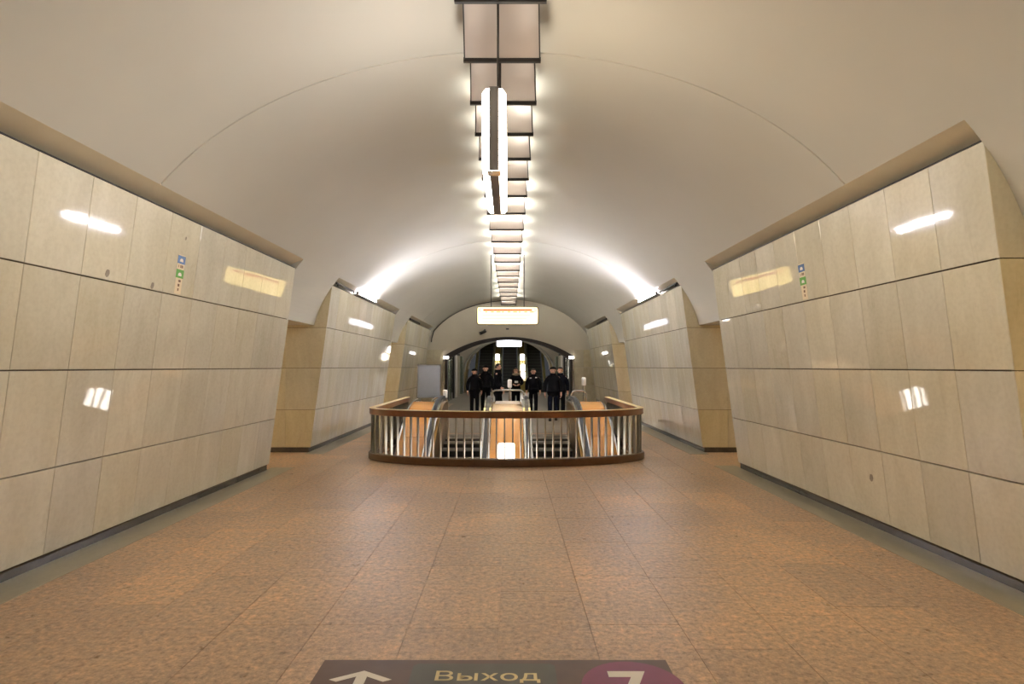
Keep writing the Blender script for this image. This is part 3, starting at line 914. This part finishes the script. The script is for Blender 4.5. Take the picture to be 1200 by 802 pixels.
# divider
t = thing('escalator_divider', 'sloping veneer deck between the two descending escalators', 'deck', (0, 0, 0))
for (ya, yb, mt) in ((8.6, 11.6, 'veneer'), (11.61, 12.7, 'veneer'), (12.71, 13.9, 'veneer'), (13.91, 15.6, 'cream_deck')):
    band(-0.36, 0.36, 0.84, 0.06, 'deck_panel', mt, t, ya, yb)
for y in (14.6, 14.9, 15.2, 15.5):  # stripes of reflected light on the glossy deck, drawn as white strips
    mb = MB(); mb.box(-0.3, 0.3, y, y + 0.1, 0.84, 0.853); mb.build('deck_reflection_stripe', 'white_paint', t)
mb = MB(); mb.box(-0.36, 0.36, 15.6, 15.63, 0, 0.84); mb.build('end_panel', 'cream_deck', t)
t = thing('box_lamp', 'bright white box lamp standing low on the escalator divider', 'lamp', (0, 11.55, prof_z(11.55, 0.84)))
zb = prof_z(11.55, 0.84)
mb = MB(); mb.prism([(-0.1, -0.1 * SH), (0.1, 0.1 * SH), (0.1, 0.5), (-0.1, 0.5)], -0.1, 0.1, 'x'); mb.build('base', 'chrome', t)
mb = MB(); mb.prism(rrect(0.155, 0.5, 0.26 - zb, 0.03), -0.12, 0.12, 'y'); mb.build('lamp_glass', 'lamp_warm', t)
# shaft under the floor
mb = MB()
mb.box(-2.5, -2.42, 10.2, 15.6, -4.5, -0.02); mb.box(2.42, 2.5, 10.2, 15.6, -4.5, -0.02)
mb.box(-2.5, 2.5, 15.66, 15.75, -4.5, -0.07); mb.box(-3.0, 3.0, 8.0, 16.0, -4.6, -4.5)
struct(mb.build('wall_well', 'shaft'), 'concrete lining of the escalator well', 'wall')

# barriers, posts and board at the head of the escalators
def hoop(name, label, x0, x1, y, z, r=0.024):
    t = thing(name, label, 'barrier', ((x0 + x1) / 2, y, 0))
    h = (x1 - x0) / 2; c = 0.12
    mb = MB()
    p = [(-h, 0, 0), (-h, 0, z - c)] + [(-h + c - c * math.cos(math.pi / 2 * k / 4), 0, z - c + c * math.sin(math.pi / 2 * k / 4)) for k in range(1, 5)]
    p += [(h - c + c * math.sin(math.pi / 2 * k / 4), 0, z - c + c * math.cos(math.pi / 2 * k / 4)) for k in range(0, 5)] + [(h, 0, 0)]
    mb.tube(p, r, 8); mb.build('hoop', 'chrome', t, smooth=True)
    for x in (-h, h):
        mb = MB(); mb.lathe([(0.06, 0), (0.06, 0.012), (0.03, 0.02)], (x, 0, 0), 12); mb.build('foot_flange', 'steel', t)
    return t
hoop('barrier_hoop', 'polished steel hoop behind the divider between the escalators', -0.42, 0.44, 16.05, 1.12)
hoop('barrier_hoop', 'polished steel hoop at the head of the right escalator', 1.72, 2.12, 16.1, 1.10)
hoop('barrier_hoop', 'polished steel hoop at the head of the left escalator', -2.02, -1.62, 16.1, 0.92)
for x, z, lb in ((2.08, 1.46, 'steel post beside the hoop of the right escalator'), (-1.70, 1.12, 'steel post beside the hoop of the left escalator'), (0.06, 1.40, 'steel post behind the middle hoop')):
    t = thing('steel_post', lb, 'post', (x, 16.3, 0))
    mb = MB(); mb.lathe([(0.03, 0.0), (0.03, z - 0.22)], seg=10); mb.build('shaft', 'chrome', t, smooth=True)
    mb = MB(); mb.lathe([(0.05, z - 0.22), (0.06, z - 0.2), (0.06, z - 0.02), (0.04, z)], seg=12); mb.build('head', 'white_paint', t, smooth=True)
    mb = MB(); mb.lathe([(0.07, 0), (0.07, 0.012)], seg=12); mb.build('base', 'steel', t)
t = thing('notice_board', 'back of a grey notice board standing by the left escalator', 'board', (-2.16, 16.45, 0))
mb = MB(); mb.box(-0.32, 0.32, -0.02, 0.02, 0.9, 1.80); bd = mb.build('board', 'grey_board', t)
mb = MB()
for (a, b, c, d) in ((-0.33, 0.33, 1.79, 1.815), (-0.33, 0.33, 0.885, 0.91), (-0.33, -0.305, 0.885, 1.815), (0.305, 0.33, 0.885, 1.815)):
    mb.box(a, b, -0.028, 0.028, c, d)
mb.build('frame', 'steel', bd)
for x in (-0.25, 0.25):
    mb = MB(); mb.box(x - 0.02, x + 0.02, -0.015, 0.015, 0.0, 0.9); mb.build('leg', 'steel', t)
    mb = MB(); mb.box(x - 0.03, x + 0.03, -0.25, 0.25, 0.0, 0.03); mb.build('foot', 'dark', t)

# ------------------------------------------------------------------ people
def skin_mesh(name, vs, es, rs, mat, sub=2):
    me = bpy.data.meshes.new(name + '_tmp')
    me.from_pydata([Vector(v) for v in vs], es, [])
    o = bpy.data.objects.new(name + '_tmp', me); COL.objects.link(o)
    o.modifiers.new('Skin', 'SKIN')
    for i, r in enumerate(rs):
        r = r if isinstance(r, tuple) else (r, r)
        me.skin_vertices[0].data[i].radius = r
        me.skin_vertices[0].data[i].use_root = (i == 0)
    sm = o.modifiers.new('Sub', 'SUBSURF'); sm.levels = sub; sm.render_levels = sub
    dg = bpy.context.evaluated_depsgraph_get(); dg.update()
    out = bpy.data.meshes.new_from_object(o.evaluated_get(dg))
    out.name = name
    bpy.data.objects.remove(o, do_unlink=True); bpy.data.meshes.remove(me)
    out.materials.clear(); out.materials.append(M[mat])
    for p in out.polygons: p.use_smooth = True
    return out

def person(label, loc, rz, h, coat='coat', trouser='trouser', head='hat', stride=0.12, arms=(0, 0), bag=None, scarf=False, long_coat=False, glasses=False, patches=False, holds=False):
    t = thing('person', label, 'person', loc, rz, None)
    k = h / 1.75
    t.scale = (k, k, k)
    hips = 0.93
    shoulder = {}
    J = {}
    for s in (-1, 1):
        fw = arms[0 if s < 0 else 1]
        J['sh', s] = (s * 0.19, 0, 1.42)
        J['el', s] = (s * 0.26, 0.04 - fw * 0.10, 1.14)
        J['wr', s] = (s * (0.26 - 0.14 * (fw > 0.5)), -0.02 - fw * 0.30, 0.90 + max(0, fw - 0.3) * 0.30)
        st = stride * s
        J['hip', s] = (s * 0.09, 0, hips - 0.05)
        J['kn', s] = (s * 0.10, -0.03 - st * 0.5, 0.50)
        J['an', s] = (s * 0.10, 0.03 - st, 0.09)
    # body: one continuous skin
    vs = [(0, 0, hips), (0, 0, 1.12), (0, 0, 1.32), (0, 0.0, 1.46), (0, -0.005, 1.54), (0, -0.02, 1.60), (0, -0.015, 1.67), (0, 0.0, 1.735)]
    rs = [0.12, 0.11, 0.13, 0.07, 0.055, 0.078, 0.098, 0.062]
    es = [(i, i + 1) for i in range(7)]
    def A(v, r, p):
        vs.append(v); rs.append(r); es.append((p, len(vs) - 1)); return len(vs) - 1
    for s in (-1, 1):
        i = A(J['sh', s], 0.05, 2); i = A(J['el', s], 0.04, i); w_ = A(J['wr', s], 0.03, i)
        e, q = Vector(J['el', s]), Vector(J['wr', s])
        d = (q - e).normalized()
        side = Vector((0, -1, 0)) if abs(d.z) > 0.6 else Vector((-s, 0, 0))
        side = (side - d * side.dot(d)).normalized()
        curl = d.cross(side) * (1 if s > 0 else -1)
        pm = A(tuple(q + d * 0.07), (0.036, 0.02), w_)
        pq = q + d * 0.07
        for fi, (off, ln) in enumerate(((0.034, 0.075), (0.012, 0.085), (-0.010, 0.08), (-0.032, 0.062))):
            f1 = A(tuple(pq + side * off + d * 0.035), 0.0095, pm)
            f2 = A(tuple(pq + side * off + d * (0.035 + ln * 0.5) + curl * 0.012), 0.0088, f1)
            A(tuple(pq + side * off * 0.9 + d * (0.03 + ln * 0.85) + curl * 0.035), 0.0075, f2)
        th = A(tuple(q + d * 0.035 + side * 0.045), 0.011, w_)
        A(tuple(q + d * 0.08 + side * 0.06 + curl * 0.015), 0.009, th)
        i = A(J['hip', s], 0.075, 0); i = A(J['kn', s], 0.05, i); i = A(J['an', s], 0.035, i)
        A((J['an', s][0], J['an', s][1] - 0.14, 0.035), 0.03, i)
    put('body', skin_mesh('body', vs, es, rs, 'skin'), t)
    # coat
    hem = 0.60 if long_coat else 0.76
    vs = [(0, 0, 1.12), (0, 0, 1.32), (0, 0, 1.45), (0, 0, 1.50), (0, 0, 0.95), (0, 0, hem)]
    rs = [(0.19, 0.16), (0.21, 0.17), (0.15, 0.12), 0.085, (0.20, 0.165), (0.21, 0.18)]
    es = [(0, 1), (1, 2), (2, 3), (0, 4), (4, 5)]
    for s in (-1, 1):
        i = A(J['sh', s], 0.098, 1); i = A(J['el', s], 0.076, i); A(J['wr', s], 0.06, i)
    ct = put('coat', skin_mesh('coat', vs, es, rs, coat), t)
    mb = MB(); mb.lathe([(0.10, 1.47), (0.115, 1.50), (0.10, 1.55), (0.08, 1.55), (0.085, 1.49)], (0, 0.005, 0), 14)
    mb.build('collar', coat, ct, smooth=True)
    # trousers
    vs = [(0, 0, hips + 0.02), (0, 0, hips - 0.05)]; rs = [0.15, 0.14]; es = [(0, 1)]
    for s in (-1, 1):
        i = A(J['hip', s], 0.105, 1); i = A(J['kn', s], 0.08, i); a = J['an', s]; A((a[0], a[1], 0.07), 0.07, i)
    put('trousers', skin_mesh('trousers', vs, es, rs, trouser), t)
    for s in (-1, 1):
        a = J['an', s]
        mb = MB()
        prof = [(0.07, 0), (0.055, -0.06), (0.05, -0.14), (0.0, -0.20)]
        ring = []
        n = 14
        lo, mid, up = [], [], []
        for q in range(n):
            u = 2 * math.pi * q / n
            cx, cy = 0.052 * math.cos(u), -0.065 + 0.145 * math.sin(u)
            lo.append((a[0] + cx, a[1] + cy, 0.002)); mid.append((a[0] + cx, a[1] + cy, 0.045))
            f = 0.62 if math.sin(u) < 0 else 0.8
            up.append((a[0] + cx * 0.8, a[1] + cy * f + 0.005, 0.085 + 0.035 * max(0, math.sin(u))))
        vs_ = lo + mid + up
        fs_ = [(i * n + q, i * n + (q + 1) % n, (i + 1) * n + (q + 1) % n, (i + 1) * n + q) for i in range(2) for q in range(n)] + [list(range(n))[::-1], list(range(2 * n, 3 * n))]
        mb.add(vs_, fs_); mb.build('shoe', 'shoe', t, smooth=True)
    # face
    hd = thing_part = None
    for s in (-1, 1):
        mb = MB(); mb.lathe([(0.004, -0.009), (0.013, 0.0), (0.004, 0.009)], (s * 0.032, -0.096, 1.645), 8); mb.build('eye', 'eye', t, smooth=True)
        mb = MB(); mb.lathe([(0.006, -0.03), (0.016, 0.0), (0.014, 0.02), (0.004, 0.03)], (s * 0.09, 0.0, 1.635), 8); mb.build('ear', 'skin', t, smooth=True)
    mb = MB(); mb.add([(-0.016, -0.09, 1.605), (0.016, -0.09, 1.605), (0, -0.125, 1.612), (0, -0.092, 1.66)], [(0, 1, 2), (0, 2, 3), (1, 3, 2), (0, 3, 1)]); mb.build('nose', 'skin', t)
    mb = MB(); mb.box(-0.026, 0.026, -0.097, -0.085, 1.572, 1.584); mb.build('mouth', 'lip', t)
    # hair or hat: cap shell over the skull
    mb = MB()
    n, mlev = 16, 6
    vs_ = []
    for i in range(mlev + 1):
        ph = math.radians(90 * i / mlev)
        for q in range(n):
            u = 2 * math.pi * q / n
            f = math.sin(u) < -0.2
            low = 1.70 if f else (1.60 if head != 'hat' else 1.635)
            R = 0.108 if head != 'hat' else 0.112
            z = low + (1.765 - low) * math.sin(ph)
            vs_.append((R * 0.92 * math.cos(u) * math.cos(ph) if i < mlev else 0, -0.006 + R * 1.06 * math.sin(u) * math.cos(ph) if i < mlev else 0, z))
    fs_ = [(i * n + q, i * n + (q + 1) % n, (i + 1) * n + (q + 1) % n, (i + 1) * n + q) for i in range(mlev) for q in range(n)]
    mb.add(vs_, fs_)
    hat = mb.build('knit_hat' if head == 'hat' else 'hair', head, t, smooth=True)
    if head == 'hat':
        mb = MB(); pts = []
        mb.lathe([(0.104, 1.68), (0.113, 1.69), (0.112, 1.715), (0.10, 1.725)], (0, -0.004, 0), 16); mb.build('brim', 'hat', hat, smooth=True)
    if head == 'hair_brown':
        for s in (-1, 1):
            mb = MB(); mb.tube([(s * 0.085, 0.01, 1.70), (s * 0.105, 0.0, 1.60), (s * 0.10, -0.01, 1.50)], 0.035, 8); mb.build('hair_lock', 'hair_brown', hat, smooth=True)
    if scarf:
        mb = MB(); mb.lathe([(0.09, 1.45), (0.145, 1.47), (0.15, 1.51), (0.12, 1.55), (0.08, 1.55)], (0, -0.015, 0), 16); mb.build('scarf', 'scarf', t, smooth=True)
    if glasses:
        for s in (-1, 1):
            mb = MB(); mb.tube([(s * 0.034 + 0.024 * math.cos(2 * math.pi * q / 10), -0.108, 1.645 + 0.02 * math.sin(2 * math.pi * q / 10)) for q in range(11)], 0.004, 4); mb.build('spectacle_rim', 'eye', t)
    if patches:
        for x, z in ((-0.10, 1.40), (0.11, 1.42)):
            mb = MB(); mb.box(x - 0.035, x + 0.035, -0.205, -0.12, z - 0.02, z + 0.02); mb.build('white_patch', 'white_cloth', t)
    if holds:
        mb = MB(); mb.box(-0.07, 0.07, -0.36, -0.33, 1.16, 1.24); mb.build('paper', 'white_cloth', t)
    return t
def PX(px, d): return (px - 598) * d / 700 + CAM_X
person('person in a long black coat, outermost of the group by the left escalator', (PX(556, 21.6), 21.6, 0), 0.1, 1.67, long_coat=True, stride=0.1, arms=(0.1, 0.2))
person('person in black with dark hat walking behind the left escalator', (PX(569, 22.4), 22.4, 0), 0.0, 1.79, stride=-0.14, arms=(0.2, 0.1))
person('tall person in a black coat turned sideways by the divider', (PX(583.5, 20.9), 20.9, 0), math.radians(78), 1.86, long_coat=True, head='hair', stride=0.05, arms=(0.5, 0.2))
person('person with brown hair, glasses and beige scarf behind the middle hoop', (PX(604.5, 23.6), 23.6, 0), 0.05, 1.69, head='hair_brown', scarf=True, glasses=True, holds=True, arms=(0.95, 0.95), stride=0.06, long_coat=True)
person('person in a black jacket with white patches behind the right escalator', (PX(625, 22.0), 22.0, 0), -0.05, 1.67, head='hair', patches=True, stride=0.12, arms=(0.1, 0.1))
person('person in knit hat, black coat and blue jeans walking to the right escalator', (PX(648, 19.4), 19.4, 0), -0.05, 1.74, coat='coat', trouser='jeans', stride=-0.13, arms=(0.1, 0.2))
person('person in a dark navy coat following close behind the one in jeans', (PX(656.5, 20.7), 20.7, 0), -0.1, 1.73, coat='coat_navy', head='hair', stride=0.12, arms=(0.1, 0.1), long_coat=True)

# ------------------------------------------------------------------ floor stickers
def text_mesh(name, body, width, height, mat, bold=0.0):
    cu = bpy.data.curves.new(name, 'FONT')
    cu.body = body; cu.extrude = 0.0006; cu.offset = bold
    cu.resolution_u = 4
    o = bpy.data.objects.new(name, cu); COL.objects.link(o)
    dg = bpy.context.evaluated_depsgraph_get(); dg.update()
    me = bpy.data.meshes.new_from_object(o.evaluated_get(dg))
    bpy.data.objects.remove(o, do_unlink=True)
    xs_ = [v.co.x for v in me.vertices]; ys_ = [v.co.y for v in me.vertices]
    sx = width / (max(xs_) - min(xs_)); sy = height / (max(ys_) - 0)
    x0 = min(xs_)
    for v in me.vertices:
        v.co.x = (v.co.x - x0) * sx; v.co.y *= sy
    me.materials.clear(); me.materials.append(M[mat])
    return me
def slabz(poly, z0, z1, name, mat, parent):
    mb = MB(); mb.prism(poly, z0, z1, 'z'); return mb.build(name, mat, parent)
t = thing('floor_sticker', 'dark floor sticker with white arrow, exit lettering and purple line number', 'sticker', (0, 0, 0.0))
slabz([(-1.03, 2.75), (1.0, 2.75), (1.0, 3.56), (-1.03, 3.56)], 0.0, 0.0015, 'backing', 'decal', t)
slabz([(-0.49, 3.0), (0.335, 3.0), (0.335, 3.49), (0.31, 3.515), (-0.465, 3.515), (-0.49, 3.49)], 0.0015, 0.0022, 'lettering_panel', 'decal_grey', t)
slabz([(0.75 + 0.285 * math.cos(2 * math.pi * i / 40), 3.255 + 0.285 * math.sin(2 * math.pi * i / 40)) for i in range(40)], 0.0015, 0.0022, 'line_disc', 'decal_purple', t)
tm = text_mesh('lettering', '\u0412\u044b\u0445\u043e\u0434', 0.59, 0.105, 'cream_paint', 0.006)
put('lettering', tm, t, (-0.348, 3.325, 0.0028))
tm = text_mesh('number', '7', 0.215, 0.33, 'white_paint', 0.02)
put('number', tm, t, (0.63, 3.095, 0.0028))
ax = PX(427, 3.43)
slabz([(ax, 3.432), (ax + 0.175, 3.335), (ax + 0.13, 3.312), (ax + 0.03, 3.368), (ax + 0.03, 2.95), (ax - 0.03, 2.95), (ax - 0.03, 3.368), (ax - 0.13, 3.312), (ax - 0.175, 3.335)], 0.0022, 0.003, 'arrow', 'white_paint', t)

# ------------------------------------------------------------------ wall stickers and marks
def wall_frame(sg, y, z, lift=0.0):
    """local x reads left to right for a viewer in the hall, y goes up the slope, z out of the wall"""
    O = (sg * (xface(z)) - sg * (0.0005 + lift) * cs_, y, z)
    U = (0, 1, 0) if sg < 0 else (0, -1, 0)
    return frame_matrix(O, U, (-sg * sn_, 0, cs_), (-sg * cs_, 0, -sn_))
for sg, y in ((-1, 6.72), (1, 7.28)):
    sd = 'left' if sg < 0 else 'right'
    t = thing('train_sticker', 'narrow blue and green train direction sticker on the %s marble wall' % sd, 'sticker')
    t.matrix_world = wall_frame(sg, y, 2.57)
    def q(x0, x1, y0, y1, z0, z1, nm, mt, par=t):
        mb = MB(); mb.box(x0, x1, y0, y1, z0, z1); return mb.build(nm, mt, par)
    q(-0.065, 0.065, 0.0, 0.44, 0, 0.001, 'backing', 'st_cream')
    bl = q(-0.075, 0.075, 0.34, 0.43, 0.001, 0.002, 'blue_field', 'st_blue')
    gr = q(-0.075, 0.075, 0.18, 0.275, 0.001, 0.002, 'green_field', 'st_green')
    for par, yy in ((bl, 0.385), (gr, 0.225)):
        mb = MB(); mb.prism([(-0.035, yy - 0.022), (0.035, yy - 0.022), (0.03, yy + 0.002), (0.015, yy + 0.015), (-0.015, yy + 0.015), (-0.03, yy + 0.002)], 0.002, 0.0025, 'z')
        mb.build('train_mark', 'white_paint', par)
    for (x0, x1, y0, y1) in ((-0.045, -0.035, 0.295, 0.325), (-0.01, 0.008, 0.295, 0.325), (0.014, 0.03, 0.295, 0.325), (0.034, 0.045, 0.295, 0.325), (-0.01, 0.035, 0.135, 0.16), (-0.015, 0.02, 0.085, 0.115), (-0.01, 0.012, 0.035, 0.065)):
        q(x0, x1, y0, y1, 0.001, 0.0018, 'print_mark', 'st_brown')
for sg, y, z, s, lb in ((-1, 5.55, 2.62, 0.036, 'grey filled anchor patch low in the top marble row of the left wall'),
                        (-1, 6.25, 2.60, 0.034, 'second grey anchor patch near the train sticker on the left wall'),
                        (-1, 6.75, 3.2, 0.02, 'small dark anchor dot above the train sticker on the left wall'),
                        (1, 6.4, 0.56, 0.04, 'grey filled chip in the lowest marble row of the right wall')):
    mb = MB(); mb.prism([(s * (1 + 0.25 * math.sin(3 * i)) * math.cos(2 * math.pi * i / 9) * 0.8, s * (1 + 0.2 * math.cos(5 * i)) * math.sin(2 * math.pi * i / 9) * 1.2) for i in range(9)], 0, 0.001, 'z')
    o = mb.build('wall_patch', 'patch'); o.matrix_world = wall_frame(sg, y, z)
    tag(o, lb, 'patch')
